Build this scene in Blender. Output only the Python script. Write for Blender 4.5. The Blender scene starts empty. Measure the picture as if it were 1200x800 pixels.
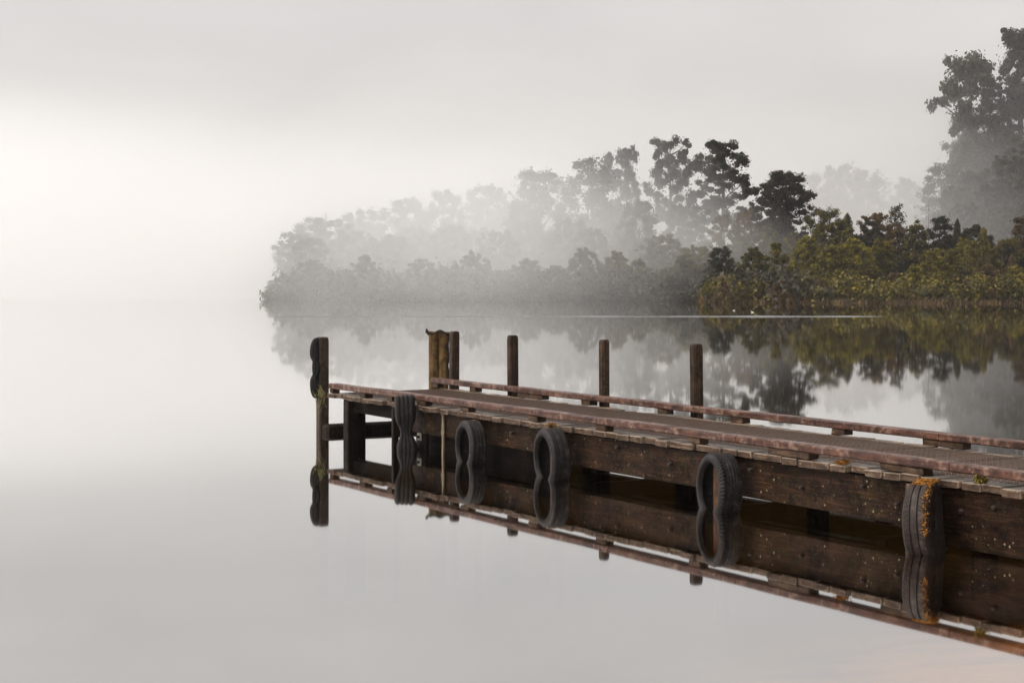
import bpy, math, random
from mathutils import Vector, Matrix, noise

R = math.radians
C = bpy.context.scene.collection
SC = bpy.context.scene

# ------------------------------------------------------------------ camera
F = 2027.0            # focal length measured in photo pixels (1200 wide)
HORIZON = 326.0       # photo row of the horizon
CAM_H = 2.0
cam_d = bpy.data.cameras.new("camera")
cam = bpy.data.objects.new("camera", cam_d)
C.objects.link(cam)
cam.location = (0, 0, CAM_H)
cam.rotation_euler = (R(90), 0, 0)
cam_d.sensor_width = 36.0
cam_d.lens = 36.0 * F / 1200.0
cam_d.shift_y = -(400.0 - HORIZON) / 1200.0
cam_d.clip_start = 0.1
cam_d.clip_end = 6000
SC.camera = cam

# ------------------------------------------------------------------ sky and sun
SUN_EL, SUN_AZ = R(52), R(-95)        # azimuth from +Y towards +X
w = bpy.data.worlds.new("World")
SC.world = w
w.use_nodes = True
nt = w.node_tree
bg = nt.nodes["Background"]
sky = nt.nodes.new("ShaderNodeTexSky")
sky.sky_type = 'NISHITA'
sky.sun_disc = False
sky.sun_elevation = SUN_EL
sky.sun_rotation = SUN_AZ
sky.air_density = 1.0
sky.dust_density = 2.0
sky.ozone_density = 1.0
hs = nt.nodes.new("ShaderNodeHueSaturation")
hs.inputs["Saturation"].default_value = 0.03
nt.links.new(sky.outputs[0], hs.inputs["Color"])
# overcast deck: brighter overhead than at the horizon, with very soft cloud
tcw = nt.nodes.new("ShaderNodeTexCoord")
sx = nt.nodes.new("ShaderNodeSeparateXYZ")
nt.links.new(tcw.outputs["Generated"], sx.inputs[0])
mr = nt.nodes.new("ShaderNodeMapRange")
mr.inputs["From Min"].default_value = 0.0
mr.inputs["From Max"].default_value = 0.55
mr.inputs["To Min"].default_value = 0.60
mr.inputs["To Max"].default_value = 1.33
nt.links.new(sx.outputs[2], mr.inputs[0])
cn = nt.nodes.new("ShaderNodeTexNoise")
cn.inputs["Scale"].default_value = 5.0
cn.inputs["Detail"].default_value = 4
cm = nt.nodes.new("ShaderNodeMapping")
cm.inputs["Scale"].default_value = (1, 1, 3)
nt.links.new(tcw.outputs["Generated"], cm.inputs[0])
nt.links.new(cm.outputs[0], cn.inputs["Vector"])
cr_ = nt.nodes.new("ShaderNodeMapRange")
cr_.inputs["To Min"].default_value = 0.86
cr_.inputs["To Max"].default_value = 1.14
nt.links.new(cn.outputs["Fac"], cr_.inputs[0])
mm_ = nt.nodes.new("ShaderNodeMath")
mm_.operation = 'MULTIPLY'
nt.links.new(mr.outputs[0], mm_.inputs[0])
nt.links.new(cr_.outputs[0], mm_.inputs[1])
vs_ = nt.nodes.new("ShaderNodeVectorMath")
vs_.operation = 'SCALE'
tint = nt.nodes.new("ShaderNodeVectorMath")
tint.operation = 'MULTIPLY'
tint.inputs[1].default_value = (1.02, 0.99, 0.965)
nt.links.new(hs.outputs[0], tint.inputs[0])
nt.links.new(tint.outputs[0], vs_.inputs[0])
nt.links.new(mm_.outputs[0], vs_.inputs["Scale"])
nt.links.new(vs_.outputs[0], bg.inputs[0])
bg.inputs[1].default_value = 0.117

sd = bpy.data.lights.new("sun", 'SUN')
sd.energy = 1.5
sd.angle = R(14)
sd.color = (1.0, 0.92, 0.83)
sun = bpy.data.objects.new("sun", sd)
C.objects.link(sun)
sdir = Vector((math.sin(SUN_AZ) * math.cos(SUN_EL), math.cos(SUN_AZ) * math.cos(SUN_EL), math.sin(SUN_EL)))
sun.rotation_euler = (-sdir).to_track_quat('-Z', 'Y').to_euler()
sun.location = (-20, 30, 50)

SC.view_settings.view_transform = 'Standard'
SC.view_settings.look = 'None'
SC.view_settings.exposure = 0.67
SC.view_settings.gamma = 1.0
SC.render.engine = 'CYCLES'
cy = SC.cycles
cy.use_denoising = True
cy.max_bounces = 8
cy.diffuse_bounces = 3
cy.glossy_bounces = 4
cy.volume_bounces = 4
cy.transparent_max_bounces = 16
cy.sample_clamp_indirect = 8

# ------------------------------------------------------------------ helpers
class MB:
    """collects faces, then links them as one mesh object"""
    def __init__(self):
        self.v, self.f, self.smooth = [], [], []

    def add(self, vs, fs, smooth=False):
        b = len(self.v)
        self.v += [tuple(p) for p in vs]
        self.f += [tuple(b + i for i in q) for q in fs]
        self.smooth += [smooth] * len(fs)

    def box(self, x0, x1, y0, y1, z0, z1, ch=0.006, jit=0.0, rnd=random):
        """box with chamfered edges along every side; corners may wander by jit"""
        P = []
        for x, sx in ((x0, 1), (x1, -1)):
            for y, sy in ((y0, 1), (y1, -1)):
                for z, sz in ((z0, 1), (z1, -1)):
                    j = [rnd.uniform(-jit, jit) for _ in range(3)]
                    x_, y_, z_ = x + j[0], y + j[1], z + j[2]
                    P.append(((x_, y_ + sy * ch, z_ + sz * ch), (x_ + sx * ch, y_, z_ + sz * ch), (x_ + sx * ch, y_ + sy * ch, z_)))
        vs = [p for t in P for p in t]
        I = lambda ix, iy, iz, k: (ix * 4 + iy * 2 + iz) * 3 + k
        fs = []
        for s in (0, 1):
            fs.append((I(s, 0, 0, 0), I(s, 1, 0, 0), I(s, 1, 1, 0), I(s, 0, 1, 0)))
            fs.append((I(0, s, 0, 1), I(1, s, 0, 1), I(1, s, 1, 1), I(0, s, 1, 1)))
            fs.append((I(0, 0, s, 2), I(1, 0, s, 2), I(1, 1, s, 2), I(0, 1, s, 2)))
        for a in (0, 1):
            for b in (0, 1):
                fs.append((I(0, a, b, 1), I(1, a, b, 1), I(1, a, b, 2), I(0, a, b, 2)))
                fs.append((I(a, 0, b, 0), I(a, 1, b, 0), I(a, 1, b, 2), I(a, 0, b, 2)))
                fs.append((I(a, b, 0, 0), I(a, b, 1, 0), I(a, b, 1, 1), I(a, b, 0, 1)))
        for i in range(8):
            fs.append((i * 3, i * 3 + 1, i * 3 + 2))
        self.add(vs, fs)

    def bar(self, a, b, wd, th, up=Vector((0, 0, 1))):
        a, b = Vector(a), Vector(b)
        d = (b - a).normalized()
        s = d.cross(up)
        if s.length < 1e-4:
            s = d.cross(Vector((0, 1, 0)))
        s.normalize()
        u = s.cross(d)
        vs = []
        for p in (a, b):
            for i, j in ((-1, -1), (1, -1), (1, 1), (-1, 1)):
                vs.append(p + s * (i * wd / 2) + u * (j * th / 2))
        self.add(vs, [(0, 1, 2, 3), (4, 7, 6, 5), (0, 4, 5, 1), (1, 5, 6, 2), (2, 6, 7, 3), (3, 7, 4, 0)])

    def tube(self, pts, rad, n=7):
        pts = [Vector(p) for p in pts]
        rings = []
        for i, p in enumerate(pts):
            d = (pts[min(i + 1, len(pts) - 1)] - pts[max(i - 1, 0)]).normalized()
            s = d.cross(Vector((0.31, 0.17, 0.93)))
            if s.length < 1e-3:
                s = d.cross(Vector((1, 0, 0)))
            s.normalize()
            u = s.cross(d)
            rr = rad[i] if hasattr(rad, '__len__') else rad
            rings.append([p + (s * math.cos(k * 2 * math.pi / n) + u * math.sin(k * 2 * math.pi / n)) * rr for k in range(n)])
        vs = [q for r_ in rings for q in r_]
        fs = []
        for i in range(len(pts) - 1):
            for k in range(n):
                fs.append((i * n + k, i * n + (k + 1) % n, (i + 1) * n + (k + 1) % n, (i + 1) * n + k))
        fs.append(tuple(range(n)))
        fs.append(tuple((len(pts) - 1) * n + k for k in range(n)))
        self.add(vs, fs, True)

    def mesh(self, name, mat):
        me = bpy.data.meshes.new(name)
        me.from_pydata(self.v, [], self.f)
        me.polygons.foreach_set("use_smooth", self.smooth)
        me.materials.append(mat)
        me.update()
        return me

    def build(self, name, mat, parent=None, fix=True):
        me = self.mesh(name, mat)
        if fix:
            import bmesh
            bm = bmesh.new()
            bm.from_mesh(me)
            bmesh.ops.recalc_face_normals(bm, faces=bm.faces)
            bm.to_mesh(me)
            bm.free()
        o = bpy.data.objects.new(name, me)
        C.objects.link(o)
        if parent:
            o.parent = parent
        return o


def link(name, me, parent=None):
    o = bpy.data.objects.new(name, me)
    C.objects.link(o)
    if parent:
        o.parent = parent
    return o


def tag(o, label=None, cat=None, group=None, kind=None):
    if label: o["label"] = label
    if cat: o["category"] = cat
    if group: o["group"] = group
    if kind: o["kind"] = kind
    return o


def empty(name, loc=(0, 0, 0), rz=0.0, sc=(1, 1, 1)):
    o = bpy.data.objects.new(name, None)
    C.objects.link(o)
    o.location = loc
    o.rotation_euler = (0, 0, rz)
    o.scale = sc
    o.empty_display_size = 0.3
    return o


def smooth(a, b, x):
    t = max(0.0, min(1.0, (x - a) / (b - a)))
    return t * t * (3 - 2 * t)

# ------------------------------------------------------------------ materials
class NT:
    def __init__(self, name):
        self.m = bpy.data.materials.new(name)
        self.m.use_nodes = True
        self.t = self.m.node_tree
        self.b = self.t.nodes["Principled BSDF"]
        self.out = self.t.nodes["Material Output"]

    def n(self, kind, **kw):
        nd = self.t.nodes.new(kind)
        for k, v in kw.items():
            if k in nd.inputs.keys():
                nd.inputs[k].default_value = v
            else:
                setattr(nd, k, v)
        return nd

    def l(self, a, b):
        self.t.links.new(a, b)

    def coord(self, scale=(1, 1, 1), src="Object", loc=(0, 0, 0)):
        tc = self.n("ShaderNodeTexCoord")
        mp = self.n("ShaderNodeMapping")
        mp.inputs["Scale"].default_value = scale
        mp.inputs["Location"].default_value = loc
        self.l(tc.outputs[src], mp.inputs[0])
        return mp.outputs[0]

    def noise(self, vec, scale, detail=4, rough=0.6, dist=0.0):
        nd = self.n("ShaderNodeTexNoise")
        nd.inputs["Scale"].default_value = scale
        nd.inputs["Detail"].default_value = detail
        nd.inputs["Roughness"].default_value = rough
        nd.inputs["Distortion"].default_value = dist
        self.l(vec, nd.inputs["Vector"])
        return nd.outputs["Fac"]

    def ramp(self, fac, stops):
        r = self.n("ShaderNodeValToRGB")
        e = r.color_ramp.elements
        while len(e) < len(stops):
            e.new(0.5)
        for i, (p, c) in enumerate(stops):
            e[i].position = p
            e[i].color = (c[0], c[1], c[2], 1) if hasattr(c, '__len__') else (c, c, c, 1)
        self.l(fac, r.inputs[0])
        return r.outputs[0]

    def mix(self, fac, a, b, mode='MIX'):
        m = self.n("ShaderNodeMix", data_type='RGBA', blend_type=mode)
        for sock, v in ((m.inputs[0], fac), (m.inputs[6], a), (m.inputs[7], b)):
            if hasattr(v, 'node'):
                self.l(v, sock)
            elif hasattr(v, '__len__'):
                sock.default_value = (v[0], v[1], v[2], 1)
            else:
                sock.default_value = v
        return m.outputs[2]

    def math(self, op, a, b=0.0):
        m = self.n("ShaderNodeMath", operation=op)
        for i, v in enumerate((a, b)):
            if hasattr(v, 'node'):
                self.l(v, m.inputs[i])
            else:
                m.inputs[i].default_value = v
        return m.outputs[0]

    def bump(self, h, strength=0.4, dist=0.01, prev=None):
        b = self.n("ShaderNodeBump")
        b.inputs["Strength"].default_value = strength
        b.inputs["Distance"].default_value = dist
        self.l(h, b.inputs["Height"])
        if prev:
            self.l(prev, b.inputs["Normal"])
        return b.outputs[0]


def wood(name, dark, mid, light, grain, rough=0.55, spots=0.0, moss=0.0, spec=0.4, pale=0.0, tread=None):
    """weathered timber; grain = scale per axis (small along the fibre)"""
    k = NT(name)
    g = k.coord(grain)
    o = k.coord()
    n1 = k.noise(g, 6, 6, 0.65, 0.4)
    n2 = k.noise(o, 3.1, 5, 0.6)
    n3 = k.noise(g, 22, 3, 0.6)
    base = k.ramp(n1, [(0.30, dark), (0.52, mid), (0.74, light)])
    base = k.mix(k.ramp(n2, [(0.35, 0.0), (0.7, 0.75)]), base, tuple(c * 0.55 for c in dark))
    crack = k.ramp(n3, [(0.30, 1.0), (0.40, 0.0)])
    base = k.mix(k.math('MULTIPLY', crack, 0.7), base, tuple(c * 0.25 for c in dark))
    if pale:
        n5 = k.noise(o, 9, 5, 0.7)
        base = k.mix(k.math('MULTIPLY', k.ramp(n5, [(0.5, 0.0), (0.66, 1.0)]), pale), base, (0.44, 0.29, 0.215))
    if spots:
        vo = k.n("ShaderNodeTexVoronoi", feature='F1')
        vo.inputs["Scale"].default_value = 19
        vo.inputs["Randomness"].default_value = 1.0
        k.l(k.coord((1, 1.0, 1.0)), vo.inputs["Vector"])
        sp = k.ramp(k.math('ADD', vo.outputs["Distance"], k.math('MULTIPLY', k.math('SUBTRACT', k.noise(o, 26, 3, 0.7), 0.5), 0.5)), [(0.10, 1.0), (0.20, 0.0)])
        n8 = k.noise(o, 11, 6, 0.75)
        base = k.mix(k.math('MULTIPLY', k.ramp(n8, [(0.50, 0.0), (0.60, 1.0)]), 0.75), base, tuple(c * 0.45 for c in dark))
        gate = k.ramp(k.noise(o, 5.3, 4, 0.7), [(0.53, 0.0), (0.58, 1.0)])
        base = k.mix(k.math('MULTIPLY', k.math('MULTIPLY', sp, gate), spots), base, (0.46, 0.40, 0.22))
        n7 = k.noise(o, 60, 2, 0.6)
        base = k.mix(k.math('MULTIPLY', k.ramp(n7, [(0.66, 0.0), (0.72, 1.0)]), spots * 0.6), base, (0.30, 0.22, 0.12))
    if moss:
        n6 = k.noise(o, 7, 6, 0.75)
        base = k.mix(k.math('MULTIPLY', k.ramp(n6, [(0.56, 0.0), (0.66, 1.0)]), moss), base, (0.10, 0.10, 0.02))
    if tread:
        # damp, trodden dirt between the kerbs
        sep = k.n("ShaderNodeSeparateXYZ")
        k.l(o, sep.inputs[0])
        wob = k.math('ADD', sep.outputs[1], k.math('MULTIPLY', k.math('SUBTRACT', k.noise(o, 6, 4, 0.6), 0.5), 0.10))
        a = k.math('MULTIPLY', k.math('GREATER_THAN', wob, tread[0]), k.math('LESS_THAN', wob, tread[1]))
        amt = k.ramp(k.noise(o, 2.2, 5, 0.65), [(0.3, 0.95), (0.72, 0.45)])
        base = k.mix(k.math('MULTIPLY', a, amt), base, (0.21, 0.138, 0.096))
        # every board has weathered to its own tone
        wn = k.n("ShaderNodeTexWhiteNoise", noise_dimensions='1D')
        k.l(k.math('FLOOR', k.math('DIVIDE', sep.outputs[0], 0.2045)), wn.inputs["W"])
        tone = k.ramp(wn.outputs["Value"], [(0.0, 0.50), (0.5, 0.95), (1.0, 1.0)])
        base = k.mix(0.8, base, tone, 'MULTIPLY')
    k.l(base, k.b.inputs["Base Color"])
    k.b.inputs["Specular IOR Level"].default_value = spec
    rr = k.ramp(n2, [(0.3, rough - 0.18), (0.7, rough + 0.2)])
    k.l(rr, k.b.inputs["Roughness"])
    h = k.math('ADD', n1, k.math('MULTIPLY', crack, -0.8))
    h = k.math('ADD', h, k.math('MULTIPLY', k.noise(o, 40, 4, 0.7), 0.5))
    k.l(k.bump(h, 0.6, 0.012), k.b.inputs["Normal"])
    return k.m


def plain(name, col, rough=0.6, metal=0.0, var=0.4, scale=20, bump=0.3):
    k = NT(name)
    o = k.coord()
    n = k.noise(o, scale, 5, 0.65)
    k.l(k.ramp(n, [(0.3, tuple(c * (1 - var) for c in col)), (0.7, tuple(min(1, c * (1 + var)) for c in col))]), k.b.inputs["Base Color"])
    k.b.inputs["Roughness"].default_value = rough
    k.b.inputs["Metallic"].default_value = metal
    if bump:
        k.l(k.bump(n, bump, 0.01), k.b.inputs["Normal"])
    return k.m


def rubber_mat(name, col, worn):
    k = NT(name)
    o = k.coord()
    n1 = k.noise(o, 12, 6, 0.7)
    n2 = k.noise(o, 90, 3, 0.6)
    c = k.ramp(n1, [(0.35, tuple(x * 0.6 for x in col)), (0.55, col), (0.75, worn)])
    c = k.mix(k.math('MULTIPLY', k.ramp(n2, [(0.55, 0.0), (0.7, 1.0)]), 0.35), c, worn)
    k.l(c, k.b.inputs["Base Color"])
    k.b.inputs["Roughness"].default_value = 0.62
    k.b.inputs["Specular IOR Level"].default_value = 0.22
    k.l(k.bump(k.math('ADD', n1, n2), 0.35, 0.004), k.b.inputs["Normal"])
    return k.m


def leaf_mat(name, dark, mid, light, hi=0.0, hicol=(0.2, 0.17, 0.02), scale=0.7):
    k = NT(name)
    o = k.coord()
    oi = k.n("ShaderNodeObjectInfo")
    off = k.n("ShaderNodeVectorMath", operation='ADD')
    k.l(o, off.inputs[0])
    sc_ = k.n("ShaderNodeVectorMath", operation='SCALE')
    sc_.inputs["Scale"].default_value = 0.37
    k.l(oi.outputs["Location"], sc_.inputs[0])
    k.l(sc_.outputs[0], off.inputs[1])
    v = off.outputs[0]
    n1 = k.noise(v, scale, 3, 0.55)
    n2 = k.noise(v, scale * 6, 3, 0.6)
    f = k.math('ADD', k.math('MULTIPLY', n1, 0.6), k.math('MULTIPLY', n2, 0.4))
    c = k.ramp(f, [(0.36, dark), (0.50, mid), (0.64, light)])
    if hi:
        n3 = k.noise(v, scale * 2.3, 3, 0.6)
        c = k.mix(k.math('MULTIPLY', k.ramp(n3, [(0.58, 0.0), (0.68, 1.0)]), hi), c, hicol)
    h = k.n("ShaderNodeHueSaturation")
    k.l(c, h.inputs["Color"])
    rv = k.n("ShaderNodeMapRange")
    rv.inputs["To Min"].default_value = 0.7
    rv.inputs["To Max"].default_value = 1.3
    k.l(oi.outputs["Random"], rv.inputs[0])
    k.l(rv.outputs[0], h.inputs["Value"])
    k.l(h.outputs[0], k.b.inputs["Base Color"])
    k.b.inputs["Roughness"].default_value = 0.65
    k.b.inputs["Specular IOR Level"].default_value = 0.25
    tr = k.n("ShaderNodeBsdfTranslucent")
    k.l(h.outputs[0], tr.inputs[0])
    mx = k.n("ShaderNodeMixShader")
    mx.inputs[0].default_value = 0.25
    k.l(k.b.outputs[0], mx.inputs[1])
    k.l(tr.outputs[0], mx.inputs[2])
    k.l(mx.outputs[0], k.out.inputs["Surface"])
    return k.m


M = {}
SX, SY, SZ = (0.5, 7, 7), (7, 0.5, 7), (7, 7, 0.35)
M['deck'] = wood("deck timber", (0.13, 0.088, 0.060), (0.29, 0.218, 0.157), (0.52, 0.42, 0.33), SY, 0.42, spots=0.25, pale=0.35, tread=(0.17, 1.55))
M['kerb'] = wood("kerb timber", (0.030, 0.010, 0.006), (0.098, 0.036, 0.021), (0.22, 0.110, 0.070), SX, 0.40, spots=0.35, pale=0.42, spec=0.28)
M['block'] = wood("block timber", (0.030, 0.015, 0.008), (0.075, 0.040, 0.022), (0.17, 0.108, 0.06), SX, 0.6, spots=0.35, spec=0.2)
M['endgrain'] = wood("plank end timber", (0.040, 0.022, 0.014), (0.105, 0.064, 0.042), (0.24, 0.165, 0.11), SX, 0.65, spots=0.6, moss=0.2, spec=0.15)
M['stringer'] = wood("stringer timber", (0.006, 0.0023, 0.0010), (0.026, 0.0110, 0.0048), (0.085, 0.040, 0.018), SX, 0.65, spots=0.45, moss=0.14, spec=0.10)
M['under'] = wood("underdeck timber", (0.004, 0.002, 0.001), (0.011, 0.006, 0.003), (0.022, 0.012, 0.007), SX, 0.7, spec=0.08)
M['pile'] = wood("pile timber", (0.05, 0.022, 0.011), (0.13, 0.062, 0.030), (0.28, 0.15, 0.08), SZ, 0.55, spots=0.2, spec=0.25)
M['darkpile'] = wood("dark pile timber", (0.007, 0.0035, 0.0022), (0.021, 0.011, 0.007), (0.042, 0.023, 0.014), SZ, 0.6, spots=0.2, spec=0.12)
M['post'] = wood("post timber", (0.017, 0.008, 0.004), (0.050, 0.026, 0.013), (0.15, 0.085, 0.045), SZ, 0.6, spots=0.2, spec=0.2)
M['goldpost'] = wood("bleached post timber", (0.075, 0.040, 0.014), (0.19, 0.112, 0.040), (0.36, 0.24, 0.10), SZ, 0.6, spots=0.3, spec=0.2)
M['endpost'] = wood("end post timber", (0.030, 0.018, 0.012), (0.066, 0.041, 0.028), (0.105, 0.070, 0.050), SZ, 0.55, spots=0.15, moss=0.12, spec=0.2)
M['wire'] = plain("netting wire", (0.10, 0.065, 0.048), 0.45, 0.3, 0.5, 30, 0)
M['rubber'] = rubber_mat("worn rubber", (0.015, 0.0125, 0.012), (0.068, 0.056, 0.052))
M['rubber_dark'] = rubber_mat("dark rubber", (0.008, 0.007, 0.007), (0.026, 0.023, 0.022))
M['rubber_brown'] = rubber_mat("weathered rubber", (0.032, 0.023, 0.020), (0.10, 0.072, 0.062))
M['steel'] = plain("weathered galvanised steel", (0.42, 0.38, 0.31), 0.55, 0.3, 0.3, 25)
M['strap'] = plain("bleached strap", (0.15, 0.115, 0.07), 0.8, 0, 0.5, 15)
M['moss'] = plain("orange moss", (0.30, 0.125, 0.014), 0.95, 0, 0.75, 18, 0.6)
M['moss_green'] = plain("olive moss", (0.17, 0.13, 0.015), 0.95, 0, 0.5, 30, 0.6)
M['grass'] = plain("grass blade", (0.22, 0.20, 0.07), 0.8, 0, 0.4, 8, 0)
M['bark'] = plain("bark", (0.075, 0.058, 0.045), 0.9, 0, 0.5, 6, 0.6)
M['palebark'] = plain("pale bark", (0.20, 0.17, 0.145), 0.9, 0, 0.4, 6, 0.5)
M['earth'] = plain("earth", (0.05, 0.035, 0.02), 0.95, 0, 0.5, 1.2, 0.4)
M['duck'] = plain("pale feathers", (0.55, 0.52, 0.48), 0.8, 0, 0.3, 20, 0)
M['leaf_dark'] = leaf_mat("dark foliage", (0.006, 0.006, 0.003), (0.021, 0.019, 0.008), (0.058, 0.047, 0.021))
M['leaf_olive'] = leaf_mat("olive foliage", (0.010, 0.009, 0.002), (0.066, 0.054, 0.008), (0.21, 0.16, 0.020), 0.7, (0.36, 0.255, 0.016))
M['leaf_yellow'] = leaf_mat("yellow green foliage", (0.024, 0.020, 0.003), (0.130, 0.108, 0.010), (0.35, 0.275, 0.022), 0.6, (0.50, 0.37, 0.016))
M['leaf_brown'] = leaf_mat("russet foliage", (0.028, 0.016, 0.006), (0.10, 0.064, 0.024), (0.23, 0.145, 0.055), 0.45, (0.33, 0.16, 0.04))
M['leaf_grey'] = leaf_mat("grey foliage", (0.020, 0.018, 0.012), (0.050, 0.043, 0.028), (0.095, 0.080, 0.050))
M['leaf_flax'] = leaf_mat("flax foliage", (0.07, 0.07, 0.035), (0.17, 0.165, 0.095), (0.30, 0.28, 0.19))

# water: mirror smooth, tannin brown below
k = NT("lake water")
k.t.nodes.remove(k.b)
tr = k.n("ShaderNodeBsdfTransparent")
tr.inputs[0].default_value = (0.88, 0.64, 0.22, 1)
gl = k.n("ShaderNodeBsdfGlossy")
gl.inputs["Color"].default_value = (0.985, 0.985, 0.985, 1)
gl.inputs["Roughness"].default_value = 0.028
fr = k.n("ShaderNodeFresnel")
fr.inputs[0].default_value = 1.33
fac = k.math('POWER', fr.outputs[0], 0.33)
big = k.noise(k.coord((0.5, 0.12, 1)), 0.6, 3, 0.5)
bn = k.bump(big, 0.006, 0.05)
k.l(bn, gl.inputs["Normal"])
mx = k.n("ShaderNodeMixShader")
k.l(fac, mx.inputs[0])
k.l(tr.outputs[0], mx.inputs[1])
k.l(gl.outputs[0], mx.inputs[2])
k.l(mx.outputs[0], k.out.inputs["Surface"])
M['water'] = k.m

k = NT("ruffled water")
k.b.inputs["Base Color"].default_value = (0.02, 0.018, 0.015, 1)
k.b.inputs["Roughness"].default_value = 0.22
k.b.inputs["IOR"].default_value = 1.9
k.l(k.bump(k.noise(k.coord((1, 1, 1)), 3, 3, 0.6), 0.3, 0.03), k.b.inputs["Normal"])
M['ripple'] = k.m

k = NT("lake bed")
o = k.coord()
n1 = k.noise(o, 1.1, 6, 0.65)
n2 = k.noise(o, 14, 4, 0.7)
c = k.ramp(n1, [(0.35, (0.12, 0.07, 0.02)), (0.55, (0.50, 0.31, 0.075)), (0.75, (0.70, 0.46, 0.13))])
c = k.mix(k.math('MULTIPLY', n2, 0.5), c, (0.06, 0.035, 0.012))
sep = k.n("ShaderNodeSeparateXYZ")
k.l(o, sep.inputs[0])
silt_dimming = k.n("ShaderNodeMapRange")
silt_dimming.inputs["From Min"].default_value = -0.80
silt_dimming.inputs["From Max"].default_value = -0.36
k.l(sep.outputs[2], silt_dimming.inputs[0])
c = k.mix(silt_dimming.outputs[0], (0.014, 0.009, 0.003), c)  # dark silt in the deep, its colour also standing in for light the water absorbs
k.l(c, k.b.inputs["Base Color"])
k.b.inputs["Roughness"].default_value = 0.9
M['bed'] = k.m


def volume_mat(name, density, col=(0.995, 0.995, 0.995), g=0.15):
    k = NT(name)
    k.t.nodes.remove(k.b)
    v = k.n("ShaderNodeVolumePrincipled")
    v.inputs["Color"].default_value = (*col, 1)
    v.inputs["Density"].default_value = density
    v.inputs["Anisotropy"].default_value = g
    k.l(v.outputs[0], k.out.inputs["Volume"])
    return k.m

# ------------------------------------------------------------------ water, lake bed, land
mb = MB()
xs = [-1400, -300, -60, 0, 60, 300, 1400]
ys = [-25, 40, 120, 300, 700, 1400]
for j in ys:
    for i in xs:
        mb.v.append((i, j, 0))
for j in range(len(ys) - 1):
    for i in range(len(xs) - 1):
        a = j * len(xs) + i
        mb.f.append((a, a + 1, a + 1 + len(xs), a + len(xs)))
        mb.smooth.append(False)
tag(mb.build("water", M['water']), kind="structure")

O2 = Vector((-2.369, 22.336, 0))
D2 = Vector((0.5013, -0.8653, 0))
N2 = Vector((0.8653, 0.5013, 0))
JRZ = math.atan2(D2.y, D2.x)


def bed_z(x, y):
    p = Vector((x, y, 0)) - O2
    s = p.dot(D2) + 0.25 * p.dot(N2)
    z = -0.24 - 0.14 * max(0.0, 13.5 - s)
    z += 0.05 * noise.noise(Vector((x * 0.8, y * 0.8, 0)))
    return max(-2.6, min(-0.22, z))


def grid(name, x0, x1, y0, y1, nx, ny, fn, mat):
    mb = MB()
    for j in range(ny + 1):
        for i in range(nx + 1):
            x = x0 + (x1 - x0) * i / nx
            y = y0 + (y1 - y0) * j / ny
            mb.v.append((x, y, fn(x, y)))
    for j in range(ny):
        for i in range(nx):
            a = j * (nx + 1) + i
            mb.f.append((a, a + 1, a + nx + 2, a + nx + 1))
            mb.smooth.append(True)
    return mb.build(name, mat, fix=False)


tag(grid("lake_bed", -30, 30, -20, 60, 150, 200, bed_z, M['bed']), kind="structure")
mbb = MB()   # the deep bed further out
for (x0, x1, y0, y1) in ((-1400, 1400, 60, 1400), (-1400, -30, -25, 60), (30, 1400, -25, 60)):
    mbb.add([(x0, y0, -2.6), (x1, y0, -2.6), (x1, y1, -2.6), (x0, y1, -2.6)], [(0, 1, 2, 3)])
tag(mbb.build("lake_bed", M['bed']), kind="structure")

SHORE = [(-60, 400), (-30, 190), (-25, 172), (-23.3, 165), (-20, 162), (-10, 159), (0, 157.5), (10, 155.5), (16.2, 153), (17.2, 146), (18.4, 141.5), (25, 140), (45, 139), (80, 135), (160, 120), (400, 90)]


def shore_y(x):
    for (xa, ya), (xb, yb) in zip(SHORE, SHORE[1:]):
        if xa <= x <= xb:
            return ya + (yb - ya) * (x - xa) / (xb - xa)
    return 400 if x < -60 else 90


def land_z(x, y):
    dist = y - shore_y(x) + 0.8 * noise.noise(Vector((x * 0.3, 3.1, 0)))
    dl = (x + 24.5) * 1.2 - (y - 165) * 0.02
    dist = min(dist, dl)
    if dist < -3:
        return -2.8
    if dist < 0:
        return 0.02 + dist * 0.9
    z = 0.02 + 0.4 * smooth(0, 1.2, dist) + 3.4 * smooth(4, 60, dist) + 0.3 * noise.noise(Vector((x * 0.1, y * 0.1, 0))) * smooth(1, 6, dist)
    xe = x - 0.27 * max(0, y - 250)          # the brow of the hill falls away behind
    hill = smooth(62, 82, xe) * smooth(236, 262, y)
    z += hill * (15 + 0.16 * max(0, xe - 70)) + smooth(120, 300, xe) * smooth(150, 330, y) * 40
    z += 2.0 * smooth(195, 290, y) * smooth(-10, 40, x)
    return z


tag(grid("land", -80, 330, 110, 430, 205, 200, land_z, M['earth']), kind="structure")

# ------------------------------------------------------------------ haze and mist
mb = MB()
x0, x1, y0, y1, z0, z1 = -1450, 1450, -30, 1450, -4, 62
mb.add([(x0, y0, z0), (x1, y0, z0), (x1, y1, z0), (x0, y1, z0), (x0, y0, z1), (x1, y0, z1), (x1, y1, z1), (x0, y1, z1)],
       [(0, 3, 2, 1), (4, 5, 6, 7), (0, 1, 5, 4), (1, 2, 6, 5), (2, 3, 7, 6), (3, 0, 4, 7)])
HAZE_DENSITY = 0.00018
tag(mb.build("haze", volume_mat("haze air", HAZE_DENSITY)), kind="stuff")


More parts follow.
